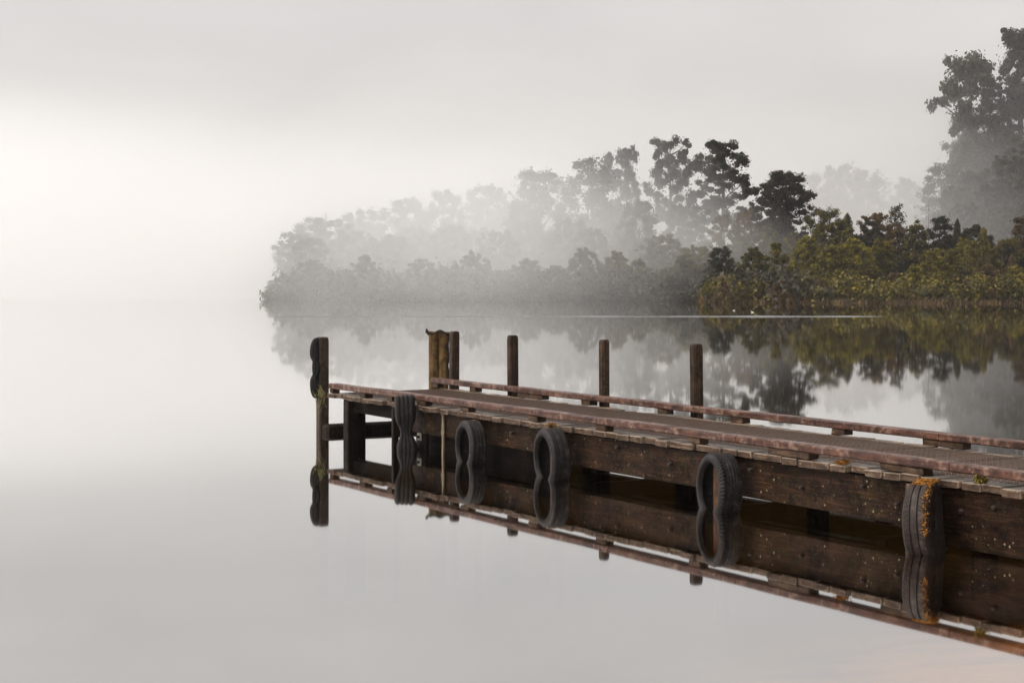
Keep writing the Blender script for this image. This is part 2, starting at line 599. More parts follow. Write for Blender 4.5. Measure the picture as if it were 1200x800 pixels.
def mist(cx, cy, cz, rx, ry, rz, rot, dens, seed, label):
    """a drifting bank of mist: a lens of even density that thins out to feathered rims"""
    mb = MB()
    nu, nr = 72, 22
    idx = {}
    for side in (-1, 1):
        for j in range(nr + 1):
            rho = j / nr
            for i in range(nu):
                ph = 2 * math.pi * i / nu
                if j in (0, nr) and (i > 0 and j == 0):
                    idx[side, j, i] = idx[side, 0, 0]
                    continue
                if j == nr and side == 1:
                    idx[side, j, i] = idx[-1, j, i]
                    continue
                ex, ez = math.cos(ph), math.sin(ph)
                lim = 1 + 0.22 * noise.noise(Vector((ex * 1.3, ez * 1.3, seed * 7.1)))
                x, z = ex * rx * rho * lim, ez * rz * rho * lim
                th = ry * (1 - rho * rho) ** 1.7
                th *= 1 + 0.28 * noise.noise(Vector((x * 2.6 / rx, z * 2.6 / rz, seed * 3.3 + side)))
                y = side * th
                idx[side, j, i] = len(mb.v)
                mb.v.append((cx + x * math.cos(rot) - y * math.sin(rot), cy + x * math.sin(rot) + y * math.cos(rot), max(-0.06, cz + z)))
    for side in (-1, 1):
        for j in range(nr):
            for i in range(nu):
                q = [idx[side, j, i], idx[side, j + 1, i], idx[side, j + 1, (i + 1) % nu], idx[side, j, (i + 1) % nu]]
                q = [a for n_, a in enumerate(q) if a not in q[:n_]]
                mb.f.append(tuple(q if side == -1 else reversed(q)))
                mb.smooth.append(True)
    o = mb.build("mist_bank", volume_mat("mist", dens), fix=False)
    tag(o, label, "mist", kind="stuff")
    return o


MISTS = [
    # cx, cy, cz, rx, ry, rz, rot, density
    (-120, 215, 2, 165, 58, 44, 0.0, 0.0066),
    (-92, 200, 2, 122, 50, 30, 0.05, 0.0070),
    (-36, 170, 1, 60, 28, 19, 0.0, 0.023),
    (42, 268, 2, 80, 44, 32, 0.1, 0.0140),
    (-4, 190, 1, 42, 36, 30, 0.30, 0.016),
    (-1, 167, 1, 31, 24, 15, -0.28, 0.028),
    (-420, 440, 3, 560, 250, 62, 0.1, 0.0065),
    (100, 285, 4, 130, 56, 56, 0.0, 0.0062),
]

# ------------------------------------------------------------------ vegetation
def P3(px, py, Y):
    return Vector(((px - 600) / F * Y, Y, CAM_H + (HORIZON - py) / F * Y))


def leaf(mb, p, nrm, size, rnd, ratio=0.6):
    a = Vector((rnd.gauss(0, 1), rnd.gauss(0, 1), rnd.gauss(0, 1)))
    u = nrm.cross(a)
    if u.length < 1e-4:
        return
    u.normalize()
    v = nrm.cross(u).normalized()
    L = size * rnd.uniform(0.6, 1.45)
    W = L * ratio
    b = len(mb.v)
    k1 = rnd.uniform(-0.25, 0.25)
    mb.v += [tuple(p - u * L * 0.5), tuple(p + v * W * 0.5 + u * k1 * L), tuple(p + u * L * 0.5 - nrm * L * 0.12), tuple(p - v * W * 0.5 + u * k1 * L)]
    mb.f.append((b, b + 1, b + 2, b + 3))
    mb.smooth.append(False)


def lobe(mb, c, r, n, size, rnd, squash=0.8, hollow=0.45):
    c = Vector(c)
    for _ in range(n):
        d = Vector((rnd.gauss(0, 1), rnd.gauss(0, 1), rnd.gauss(0, 1))).normalized()
        q = (hollow * .7 + (1.08 - hollow * .7) * rnd.random() ** 0.7) * (1 + 0.55 * noise.noise(d * 2.6 + c * 0.7))
        if rnd.random() < 0.16:
            q *= rnd.uniform(1.0, 1.45)
        p = c + Vector((d.x * r * q, d.y * r * q, d.z * r * q * squash))
        nrm = (d * 0.7 + Vector((rnd.gauss(0, .5), rnd.gauss(0, .5), rnd.gauss(0, .5) + 0.35))).normalized()
        leaf(mb, p, nrm, size, rnd)


def limb(mb, a, b, r0, r1, rnd, bend=0.12, n=5):
    a, b = Vector(a), Vector(b)
    L = (b - a).length
    off = Vector((rnd.uniform(-1, 1), rnd.uniform(-1, 1), rnd.uniform(-.3, .6))) * L * bend
    pts, rad = [], []
    for i in range(n + 1):
        t = i / n
        pts.append(a.lerp(b, t) + off * math.sin(math.pi * t))
        rad.append(r0 + (r1 - r0) * t)
    mb.tube(pts, rad, 6)


VAR = {}

# every variant is built at height 10 m and crown width about 6 m, then scaled to each tree


def v_broad(seed, n_lobe=96, leaves=200, size=0.225, low=0.08, width=3.0):
    rnd = random.Random(seed)
    tr, cr = MB(), MB()
    n_lobe = int(n_lobe * (width / 3.0) ** 1.2)
    limb(tr, (0, 0, -0.4), (rnd.uniform(-.3, .3), rnd.uniform(-.3, .3), 7.5), 0.26, 0.06, rnd, 0.04)
    for i in range(n_lobe):
        t = low + (0.93 - low) * ((i + rnd.random()) / n_lobe) ** 1.12
        z = 10 * t
        a = i * 2.4 + rnd.uniform(-.5, .5)
        env = width * 0.98 * math.sin(math.pi * min(1, max(0.05, (t + 0.16) / 1.20))) ** 0.65
        env *= 1 + 0.42 * noise.noise(Vector((math.cos(a) * 1.1, math.sin(a) * 1.1, t * 3.2 + seed * 5.3)))
        rr = env * rnd.random() ** 0.45
        r = rnd.uniform(0.45, 1.05) * (1.12 - 0.5 * t)
        zt_ = z + 0.5 * noise.noise(Vector((a, t * 4, seed)))
        c = (rr * math.cos(a), rr * math.sin(a), min(zt_, 10 - r * .7))
        lobe(cr, c, r, int(leaves * (0.4 + r)), size, rnd, rnd.uniform(.55, .9), 0.3)
        if i % 6 == 0:
            limb(tr, (0, 0, max(1.2, z * 0.6)), c, 0.08, 0.025, rnd)
    # twigs and sprays that break the outline
    for i in range(26):
        t = rnd.uniform(.3, 1.0)
        a = rnd.uniform(0, 6.28)
        env = width * math.sin(math.pi * min(1, (t + 0.16) / 1.2)) ** 0.65
        b = Vector((env * 0.8 * math.cos(a), env * .8 * math.sin(a), 10 * t - .9))
        e = b + Vector((math.cos(a) * .9, math.sin(a) * .9, rnd.uniform(.3, 1.1)))
        e.z = min(e.z, 10.1)
        limb(tr, b, e, 0.03, 0.01, rnd, 0.1, 3)
        for _ in range(34):
            leaf(cr, b.lerp(e, rnd.uniform(.2, 1.1)) + Vector((rnd.gauss(0, .16), rnd.gauss(0, .16), rnd.gauss(0, .14))), Vector((rnd.gauss(0, 1), rnd.gauss(0, 1), 1)).normalized(), size * .8, rnd)
    return tr, cr


def v_emergent(seed, n_lobe=34, leaves=300, size=0.22, base=0.34):
    """tall forest tree: limbs that end in ragged clumps, sky between some of them"""
    rnd = random.Random(seed)
    tr, cr = MB(), MB()
    limb(tr, (0, 0, -0.4), (rnd.uniform(-.3, .3), rnd.uniform(-.3, .3), 9.2), 0.25, 0.05, rnd, 0.03, 7)
    for i in range(n_lobe):
        t = base + (0.97 - base) * (i + rnd.random()) / n_lobe
        z = 10 * t
        env = 2.6 * (0.5 + 0.55 * math.sin(math.pi * min(1, (t - base) / (1.06 - base)) ** 0.8))
        a = i * 2.4 + rnd.uniform(-.6, .6)
        rr = env * rnd.random() ** 0.6
        r = rnd.uniform(0.4, 0.85)
        c = Vector((rr * math.cos(a), rr * math.sin(a), min(z, 10 - r * .6)))
        for k in range(4):
            q = c + Vector((rnd.gauss(0, .5), rnd.gauss(0, .5), rnd.gauss(0, .32))) * r * (0.2 if k == 0 else 1.3)
            q.z = min(q.z, 9.8)
            lobe(cr, q, r * rnd.uniform(0.45, 0.85), int(leaves * rnd.uniform(0.3, 0.7) * (0.4 + r)), size, rnd, rnd.uniform(0.5, 0.9), 0.1)
        if i % 2 == 0:
            limb(tr, (0, 0, max(2.4, z - rr * 0.6)), c, 0.07, 0.02, rnd, 0.15)
    # loose leaves between the clumps
    for _ in range(500):
        t = rnd.uniform(base, .97)
        a = rnd.uniform(0, 6.28)
        rr = 2.2 * rnd.random() ** .5 * (0.5 + 0.5 * math.sin(math.pi * (t - base) / (1.02 - base)))
        leaf(cr, Vector((rr * math.cos(a), rr * math.sin(a), 10 * t)), Vector((rnd.gauss(0, 1), rnd.gauss(0, 1), 1)).normalized(), size * .8, rnd)
    return tr, cr


def v_cone(seed, leaves=7000, size=0.29, rag=0.5):
    rnd = random.Random(seed)
    tr, cr = MB(), MB()
    limb(tr, (0, 0, -0.4), (0, 0, 9.7), 0.2, 0.03, rnd, 0.02)
    for _ in range(leaves):
        t = rnd.random() ** 1.25
        z = 0.6 + 9.2 * t
        a = rnd.uniform(0, 2 * math.pi)
        env = 3.6 * (1 - t) ** 0.55 * (0.75 + rag * noise.noise(Vector((math.cos(a) * 1.6, math.sin(a) * 1.6, z * 0.9 + seed))))+ 0.12
        r = env * (0.35 + 0.65 * rnd.random() ** 0.5)
        p = Vector((r * math.cos(a), r * math.sin(a), z + rnd.gauss(0, .15)))
        nrm = (Vector((math.cos(a), math.sin(a), 0.7)) + Vector((rnd.gauss(0, .5), rnd.gauss(0, .5), rnd.gauss(0, .5)))).normalized()
        leaf(cr, p, nrm, size, rnd)
    return tr, cr


def v_wispy(seed, size=0.3):
    rnd = random.Random(seed)
    tr, cr = MB(), MB()
    limb(tr, (0, 0, -0.4), (0.1, 0, 9.6), 0.15, 0.03, rnd, 0.03, 7)
    for i in range(26):
        z = 3.4 + 6.2 * i / 26
        a = i * 2.4
        ln = 2.9 * (1.05 - (z - 3) / 8.2) * rnd.uniform(.6, 1.1)
        e = Vector((ln * math.cos(a), ln * math.sin(a), z + ln * rnd.uniform(0.4, 0.9)))
        e.z = min(e.z, 10)
        limb(tr, (0, 0, z), e, 0.05, 0.015, rnd, 0.08)
        for k in range(46):
            t = rnd.uniform(0.35, 1.05)
            p = Vector((0, 0, z)).lerp(e, t) + Vector((rnd.gauss(0, .22), rnd.gauss(0, .22), rnd.gauss(0, .2)))
            leaf(cr, p, Vector((rnd.gauss(0, 1), rnd.gauss(0, 1), rnd.gauss(0, 1) + .5)).normalized(), size, rnd)
    return tr, cr


def v_shrub(seed, n_lobe=40, leaves=330, size=0.31, width=3.0):
    """bush clothed to the ground"""
    rnd = random.Random(seed)
    tr, cr = MB(), MB()
    n_lobe = int(n_lobe * (width / 3.0) ** 1.15)
    for i in range(5):
        limb(tr, (rnd.uniform(-.3, .3), rnd.uniform(-.3, .3), -0.5), (rnd.uniform(-1.7, 1.7), rnd.uniform(-1.7, 1.7), 7.5), 0.12, 0.03, rnd)
    for i in range(n_lobe):
        t = (i + rnd.random()) / n_lobe
        a = i * 2.4 + rnd.uniform(-.4, .4)
        env = width * (1 - 0.8 * t ** 2.2) * (1 + 0.5 * noise.noise(Vector((math.cos(a) * 1.2, math.sin(a) * 1.2, t * 3 + seed * 3.7))))
        rr = env * rnd.random() ** 0.5
        r = rnd.uniform(0.6, 1.25) * (1.15 - 0.6 * t)
        lobe(cr, (rr * math.cos(a), rr * math.sin(a), min(0.7 + 8.5 * t + 1.6 * noise.noise(Vector((math.cos(a) * 1.5, math.sin(a) * 1.5, seed * 2.2))) * t, 10 - r * 0.7)), r, int(leaves * (.3 + .7 * r)), size, rnd, rnd.uniform(.6, .9), .35)
    return tr, cr


def v_flax(seed):
    rnd = random.Random(seed)
    tr, cr = MB(), MB()
    tr.tube([(0, 0, -0.5), (0, 0, 1.5)], [0.8, 0.4], 7)
    for _ in range(90):
        a = rnd.uniform(0, 6.283)
        ln = rnd.uniform(6, 10.5)
        sp = rnd.uniform(0.05, 0.55)
        d = Vector((math.cos(a), math.sin(a), 0))
        sd_ = Vector((-math.sin(a), math.cos(a), 0))
        b = len(cr.v)
        n = 4
        for i in range(n + 1):
            t = i / n
            p = d * (0.5 + ln * sp * t * (0.6 + 0.7 * t)) + Vector((0, 0, ln * t * (1 - 0.35 * sp * t)))
            wd = 0.32 * (1 - t) + 0.03
            cr.v += [tuple(p - sd_ * wd), tuple(p + sd_ * wd)]
        for i in range(n):
            cr.f.append((b + 2 * i, b + 2 * i + 1, b + 2 * i + 3, b + 2 * i + 2))
            cr.smooth.append(False)
    return tr, cr


def v_snag(seed):
    rnd = random.Random(seed)
    tr = MB()
    limb(tr, (0, 0, -0.4), (0.15, 0, 10), 0.2, 0.09, rnd, 0.01, 7)
    limb(tr, (0, 0, 7), (0.9, 0.2, 8.6), 0.06, 0.02, rnd)
    limb(tr, (0, 0, 8.3), (-0.7, 0.1, 9.5), 0.05, 0.02, rnd)
    return tr, None


GEN = dict(broad=v_broad, emergent=v_emergent, cone=v_cone, wispy=v_wispy, shrub=v_shrub, flax=v_flax, snag=v_snag)


def variant(kind, seed, leafm, bark='bark', **kw):
    key = (kind, seed, leafm, bark, kw.get('width'))
    if key not in VAR:
        tr, cr = GEN[kind](seed, **kw)
        VAR[key] = (tr.mesh("trunk", M[bark]), cr.mesh("crown", M[leafm]) if cr else None)
    return VAR[key]


NAMES = dict(broad="forest_tree", emergent="tall_tree", cone="conical_tree", wispy="slender_tree", shrub="shrub", flax="flax_plant", snag="dead_trunk")
CATS = dict(broad="tree", emergent="tree", cone="tree", wispy="tree", shrub="shrub", flax="plant", snag="dead tree")
_tr = random.Random(77)


def tree(kind, seed, leafm, px, top, wpx, Y, label, group=None, bark='bark', zb=None, **kw):
    """a tree that stands at depth Y (metres), seen at photo column px with its top at photo row top"""
    X = (px - 600) / F * Y
    zt = CAM_H + (HORIZON - top) / F * Y
    g = land_z(X, Y) if zb is None else zb
    H = max(0.5, zt - g)
    W = wpx / F * Y
    w0 = 3.0
    if kind in ('broad', 'shrub'):
        w0 = min((2.0, 3.0, 4.5, 6.5, 9.0), key=lambda a: abs(math.log(a / (5.0 * W / H))))
        kw['width'] = w0
    tm, cm = variant(kind, seed, leafm, bark, **kw)
    r = empty(NAMES[kind], (X, Y, g), _tr.uniform(0, 6.28), (W / (2 * w0), W / (2 * w0), H / 10.0))
    tag(r, label, CATS[kind], group)
    link("trunk", tm, r)
    if cm:
        link("leaves" if kind == "flax" else "crown", cm, r)
    return r


ORD = "first second third fourth fifth sixth seventh eighth ninth tenth eleventh twelfth thirteenth fourteenth fifteenth sixteenth seventeenth eighteenth nineteenth twentieth".split()


# --- the misty point on the left and the wood on it
G1 = "misty trees on the point across the lake"
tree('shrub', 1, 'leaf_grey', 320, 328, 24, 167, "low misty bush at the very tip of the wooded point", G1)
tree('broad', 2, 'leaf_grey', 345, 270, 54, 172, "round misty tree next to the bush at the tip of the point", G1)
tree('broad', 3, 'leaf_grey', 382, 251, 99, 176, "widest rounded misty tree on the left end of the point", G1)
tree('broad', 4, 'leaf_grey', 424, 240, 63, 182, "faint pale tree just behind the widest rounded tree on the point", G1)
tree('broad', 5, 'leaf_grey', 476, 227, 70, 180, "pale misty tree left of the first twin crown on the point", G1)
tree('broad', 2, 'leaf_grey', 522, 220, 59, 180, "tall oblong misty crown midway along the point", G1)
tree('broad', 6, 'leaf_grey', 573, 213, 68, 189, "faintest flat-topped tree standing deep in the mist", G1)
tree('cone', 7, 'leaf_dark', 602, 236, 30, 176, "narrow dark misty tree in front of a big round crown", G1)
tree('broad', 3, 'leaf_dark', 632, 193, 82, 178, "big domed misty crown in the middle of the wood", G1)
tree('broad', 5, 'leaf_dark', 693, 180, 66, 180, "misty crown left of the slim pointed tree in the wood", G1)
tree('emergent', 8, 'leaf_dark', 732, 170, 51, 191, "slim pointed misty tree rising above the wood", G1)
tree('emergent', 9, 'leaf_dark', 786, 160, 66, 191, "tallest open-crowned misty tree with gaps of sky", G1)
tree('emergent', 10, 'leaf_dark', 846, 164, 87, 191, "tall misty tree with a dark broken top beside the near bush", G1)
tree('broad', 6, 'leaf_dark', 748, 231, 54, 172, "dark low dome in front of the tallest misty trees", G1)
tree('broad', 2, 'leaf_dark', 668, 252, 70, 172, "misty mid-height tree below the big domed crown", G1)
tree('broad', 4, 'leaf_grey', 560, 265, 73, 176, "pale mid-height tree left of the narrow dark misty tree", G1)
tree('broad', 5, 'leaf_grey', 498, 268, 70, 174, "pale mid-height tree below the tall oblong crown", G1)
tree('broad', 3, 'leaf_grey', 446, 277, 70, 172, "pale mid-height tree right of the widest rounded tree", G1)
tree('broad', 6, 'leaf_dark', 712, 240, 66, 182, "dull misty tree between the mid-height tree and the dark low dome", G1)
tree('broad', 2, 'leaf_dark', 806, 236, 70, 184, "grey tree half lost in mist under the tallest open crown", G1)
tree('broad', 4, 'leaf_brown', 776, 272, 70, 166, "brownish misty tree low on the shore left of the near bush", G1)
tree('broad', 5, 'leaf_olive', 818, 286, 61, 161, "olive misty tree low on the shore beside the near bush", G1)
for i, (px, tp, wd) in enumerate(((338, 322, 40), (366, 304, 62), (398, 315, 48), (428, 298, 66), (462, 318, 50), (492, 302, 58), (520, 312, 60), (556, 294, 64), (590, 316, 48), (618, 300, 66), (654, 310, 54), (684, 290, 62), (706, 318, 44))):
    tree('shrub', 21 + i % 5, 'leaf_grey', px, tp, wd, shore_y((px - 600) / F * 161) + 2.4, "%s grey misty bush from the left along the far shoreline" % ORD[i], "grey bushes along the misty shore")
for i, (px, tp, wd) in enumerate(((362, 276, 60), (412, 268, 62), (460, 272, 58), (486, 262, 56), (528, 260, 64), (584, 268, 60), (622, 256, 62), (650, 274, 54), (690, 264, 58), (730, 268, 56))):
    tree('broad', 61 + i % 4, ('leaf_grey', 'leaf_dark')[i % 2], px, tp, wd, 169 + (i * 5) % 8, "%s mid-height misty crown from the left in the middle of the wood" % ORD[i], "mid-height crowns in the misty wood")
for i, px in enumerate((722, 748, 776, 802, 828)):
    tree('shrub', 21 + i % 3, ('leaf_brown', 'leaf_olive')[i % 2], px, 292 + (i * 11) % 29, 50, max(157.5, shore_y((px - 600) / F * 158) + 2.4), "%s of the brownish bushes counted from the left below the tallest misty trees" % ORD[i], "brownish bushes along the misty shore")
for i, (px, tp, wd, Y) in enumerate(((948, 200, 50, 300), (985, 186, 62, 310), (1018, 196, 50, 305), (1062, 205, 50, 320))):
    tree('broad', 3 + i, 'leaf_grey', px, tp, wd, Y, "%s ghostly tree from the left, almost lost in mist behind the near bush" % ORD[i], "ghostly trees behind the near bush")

# --- the near bush on the right
G2 = "trees of the near bush"
tree('emergent', 11, 'leaf_brown', 846, 251, 34, 172, "thin grey-brown tree at the left end of the near bush", G2, base=0.25)
tree('broad', 12, 'leaf_brown', 872, 244, 40, 174, "brownish bushy tree just left of the tall dark tree", G2)
tree('broad', 13, 'leaf_dark', 843, 286, 36, 154, "dark rounded tree overhanging the water at the left end of the near bush", G2)
tree('emergent', 14, 'leaf_dark', 916, 201, 78, 178, "tall dark tree standing highest in the near bush", G2, base=0.22, n_lobe=70, leaves=260)
tree('broad', 15, 'leaf_dark', 912, 262, 62, 180, "dark tree packed around the foot of the tall dark tree", G2)
tree('broad', 16, 'leaf_olive', 966, 242, 56, 176, "rounded dark olive tree right of the tall dark tree", G2)
tree('cone', 17, 'leaf_olive', 993, 250, 30, 172, "pointed olive tree behind the rounded dark olive tree", G2)
tree('emergent', 18, 'leaf_brown', 1024, 249, 46, 174, "open brown-green tree with a bare pale stem", G2, 'palebark')
tree('wispy', 19, 'leaf_grey', 1050, 240, 44, 190, "wispy grey tree with upswept thin branches", G2)
tree('snag', 20, 'bark', 1088, 235, 12, 205, "bare dead pole rising behind the near bush", None, 'palebark')
tree('broad', 15, 'leaf_dark', 1070, 263, 26, 166, "small dark round tree left of the bare dead pole", G2)
tree('broad', 16, 'leaf_dark', 1102, 250, 34, 168, "dark crown directly right of the bare dead pole", G2)
tree('cone', 21, 'leaf_dark', 1122, 257, 22, 166, "slim dark tree touching the dark crown by the dead pole", G2)
tree('cone', 22, 'leaf_olive', 1152, 267, 36, 158, "cone-shaped olive tree in front of the misty hill", G2)
tree('cone', 17, 'leaf_olive', 1136, 286, 30, 152, "shorter cone-shaped olive tree left of the taller olive cone", G2)
tree('broad', 13, 'leaf_olive', 1183, 276, 34, 160, "feathery green tree at the right edge below the misty hill", G2)
tree('cone', 21, 'leaf_brown', 1186, 297, 22, 150, "small dull cone-shaped tree at the right edge near the water", G2)

rn = random.Random(5)
shr = []
cols = {'leaf_olive': "olive", 'leaf_yellow': "yellow-green", 'leaf_brown': "russet", 'leaf_dark': "dark"}
for row, (y_lo, y_hi, Y, step, wd, names) in enumerate((
        (252, 286, 165, 30, 58, ('leaf_olive', 'leaf_dark', 'leaf_olive', 'leaf_brown')),
        (274, 308, 155, 30, 52, ('leaf_yellow', 'leaf_olive', 'leaf_dark', 'leaf_olive', 'leaf_yellow')),
        (298, 328, 147.5, 28, 44, ('leaf_yellow', 'leaf_olive', 'leaf_brown', 'leaf_yellow', 'leaf_dark')),
        (322, 344, 142.3, 25, 26, ('leaf_brown', 'leaf_olive', 'leaf_brown', 'leaf_yellow')))):
    px = (862, 856, 850, 842)[row] + rn.uniform(0, 8)
    i = 0
    while px < 1230:
        shr.append((row, px + rn.uniform(-4, 4), rn.uniform(y_lo, y_hi), Y + rn.uniform(-1.5, 2.5), wd * rn.uniform(.65, 1.45), names[(i + rn.randint(0, 1)) % len(names)]))
        px += step * rn.uniform(.8, 1.2)
        i += 1
ROWS = ("in the back row of the near bush", "halfway up the near bush", "in the low front row of the near bush", "right at the water's edge of the near bush")
cnt = {}
for row, px, tp, Y, wd, lm in sorted(shr, key=lambda q: (q[0], q[1])):
    key = (row, lm)
    cnt[key] = cnt.get(key, 0) + 1
    tree('shrub', 31 + (int(px) % 4), lm, px, tp, wd, Y, "%s %s shrub from the left, %s" % (ORD[cnt[key] - 1], cols[lm], ROWS[row]), "shrubs of the near bush")
for i, px in enumerate((935, 952, 962, 976, 1082, 1094, 1168, 1190)):
    tree('flax', 41 + i % 2, 'leaf_flax', px, 333 + (i * 3) % 5, 13, 141.2, "%s clump of pale spiky flax from the left at the water's edge" % ORD[i], "flax clumps by the water")

# --- the wooded hill on the right
G3 = "trees on the misty hill"
tree('emergent', 51, 'leaf_grey', 1140, 63, 92, 268, "tall open misty tree with clumped crown on the hill", G3, base=0.42)
tree('emergent', 52, 'leaf_dark', 1196, 28, 80, 268, "highest misty tree cut by the right edge of the picture", G3, base=0.45, leaves=220)
tree('broad', 53, 'leaf_grey', 1106, 186, 52, 262, "misty round tree hanging over the left brow of the hill", G3)
tree('broad', 54, 'leaf_grey', 1128, 160, 40, 264, "misty tree between the hill's brow and the tall open tree", G3)
tree('broad', 55, 'leaf_dark', 1160, 126, 56, 268, "dense misty tree under the two tallest hill trees", G3)
tree('broad', 53, 'leaf_dark', 1194, 90, 56, 270, "dense misty tree under the highest tree at the right edge", G3)
tree('broad', 54, 'leaf_grey', 1140, 196, 60, 258, "pale leafy tree in the middle of the hill face", G3)
tree('broad', 55, 'leaf_grey', 1180, 180, 66, 256, "pale leafy tree at the right of the hill face", G3)
tree('broad', 53, 'leaf_grey', 1216, 150, 70, 258, "pale leafy tree half outside the right edge on the hill face", G3)

for i, (px, tp, wd, Y) in enumerate(((1118, 214, 46, 255), (1160, 214, 52, 253), (1196, 206, 56, 252), (1132, 236, 44, 250), (1172, 240, 50, 248), (1210, 236, 54, 247), (1150, 160, 46, 266), (1176, 150, 50, 267))):
    tree('broad', 71 + i % 3, ('leaf_grey', 'leaf_dark')[i % 2], px, tp, wd, Y, "%s rounded crown on the misty hill face, counted row by row" % ORD[i], "rounded crowns on the hill face")

# creepers and scrub that cover the hill face, the floor of the wood, and the bank
def scatter_mass(name, label, mat, pts, size, seed, ratio=0.6):
    rnd = random.Random(seed)
    mb = MB()
    for (x, y, z, r, n) in pts:
        lobe(mb, (x, y, z), r, n, size, rnd, 0.75, 0.3)
    me = mb.mesh(name, mat)
    o = link(name, me)
    tag(o, label, "undergrowth", kind="stuff")
    return o


rn = random.Random(9)
pts = []
for _ in range(520):
    x, y = rn.uniform(56, 112), rn.uniform(226, 268)
    z = land_z(x, y)
    if x > 58:
        pts.append((x, y, z + rn.uniform(0, 1.2), rn.uniform(1.0, 2.2), 110))
scatter_mass("hill_undergrowth", "tangle of scrub and creepers covering the misty hill face", M['leaf_grey'], pts, 0.42, 4)
pts = []
for _ in range(620):
    x = rn.uniform(-22, 24)
    y = shore_y(x) + 0.4 + 46 * rn.random() ** 1.8
    if land_z(x, y) > 0.1:
        pts.append((x, y, land_z(x, y) + rn.uniform(0.2, 1.6), rn.uniform(1.0, 1.9), 55))
scatter_mass("wood_undergrowth", "grey undergrowth filling the misty wood on the point", M['leaf_grey'], pts, 0.5, 5)
pts = []
for _ in range(700):
    x = rn.uniform(16.5, 60)
    y = shore_y(x) + 0.6 + 46 * rn.random() ** 1.5
    pts.append((x, y, land_z(x, y) + rn.uniform(0.0, 1.2), rn.uniform(0.7, 1.4), 95))
scatter_mass("bush_undergrowth", "olive undergrowth filling the near bush", M['leaf_olive'], pts, 0.32, 6)
# dead bracken and sedge along the water's edge
mb = MB()
for _ in range(3600):
    x = rn.uniform(15.8, 62)
    y = shore_y(x) + rn.uniform(-0.5, 1.2)
    z = max(0, land_z(x, y)) - 0.05
    h = rn.uniform(0.15, 0.75) * (0.5 + 0.9 * abs(noise.noise(Vector((x * 0.5, 0, 2)))))
    a = rn.uniform(0, 6.28)
    lean = Vector((rn.gauss(0, .35), rn.gauss(0, .35) - 0.15, 1)) * h
    s = Vector((math.cos(a), math.sin(a), 0)) * rn.uniform(0.03, 0.07)
    p = Vector((x, y, z))
    mb.add([p - s, p + s, p + lean * .6 + s * .7, p + lean, p + lean * .6 - s * .7], [(0, 1, 2, 3, 4)])
o = link("shore_bracken", mb.mesh("shore_bracken", M['leaf_brown']))
tag(o, "dead brown bracken and sedge along the water's edge", "bracken", kind="stuff")
pts = []
for _ in range(420):
    x = rn.uniform(-23.5, 16.5)
    pts.append((x, shore_y(x) + rn.uniform(-0.9, 1.2), rn.uniform(0.05, 0.5), rn.uniform(0.4, 1.1), 60))
scatter_mass("shore_sedge", "grey sedge and low scrub hanging over the misty shoreline", M['leaf_grey'], pts, 0.3, 8)

MLAB = ["widest mist bank lying over the open lake on the left", "mist lying across the left point", "low dense mist along the foot of the left point",
        "mist rolling behind the near bush", "low mist between the near bush and the misty wood", "soft mist hanging before the misty wood", "far mist closing off the lake", "thin mist wrapping the wooded hill on the right"]
for i, mm in enumerate(MISTS):
    mist(*mm[:7], mm[7], i + 1, MLAB[i])

# ------------------------------------------------------------------ jetty
# local axes: x along the jetty towards the camera (s), y across it (t), z up
def s_at(px, t=0.0):
    a = (px - 600) / F
    X0, Y0 = O2.x + t * N2.x, O2.y + t * N2.y
    return (a * Y0 - X0) / (D2.x - a * D2.y)


LEN = 18.0
DECK, PT = 0.52, 0.055
WID = 1.70
rj = random.Random(3)
jet = empty("jetty", (O2.x, O2.y, 0), JRZ)
tag(jet, "old weathered timber jetty with wire netted deck reaching into still water", "jetty")

# planks
mb = MB()
s = 0.0
while s < LEN:
    wd = 0.2045
    e0 = rj.uniform(-0.024, 0.012) + (0.03 if rj.random() < 0.15 else 0)
    zj = rj.uniform(-0.009, 0.003)
    # split each plank across so its near end can be ragged
    mb.box(s, s + wd - rj.uniform(0.008, 0.024), e0, WID + 0.06 + rj.uniform(-.02, .02), DECK - PT + zj, DECK + zj, 0.007, 0.0035, rj)
    s += wd
dp = mb.build("deck_planks", M['deck'], jet)
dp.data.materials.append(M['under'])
dp.data.materials.append(M['endgrain'])      # plank bottoms: damp timber, with the shade under the deck put into its colour
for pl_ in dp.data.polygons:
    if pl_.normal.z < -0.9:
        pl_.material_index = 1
    elif pl_.normal.y < -0.9:
        pl_.material_index = 2

# wire netting
mb = MB()
T0, T1, ZN = 0.17, 1.55, DECK + 0.007
step = 0.062
q = -1.5
while q < LEN:
    for sg in (1, -1):
        a = Vector((q if sg > 0 else q + (T1 - T0), T0, ZN))
        b = Vector((q + (T1 - T0) if sg > 0 else q, T1, ZN + (0.002 if sg > 0 else 0)))
        # clip to the deck
        def clip(p, r):
            lo, hi = 0.12, LEN
            d = r - p
            t0, t1 = 0.0, 1.0
            ta, tb = (lo - p.x) / d.x, (hi - p.x) / d.x
            t0, t1 = max(t0, min(ta, tb)), min(t1, max(ta, tb))
            return (p + d * t0, p + d * t1) if t1 > t0 else None
        c = clip(a, b)
        if c:
            mb.bar(c[0], c[1], 0.0042, 0.003)
    q += step
mb.build("wire_netting", M['wire'], jet)


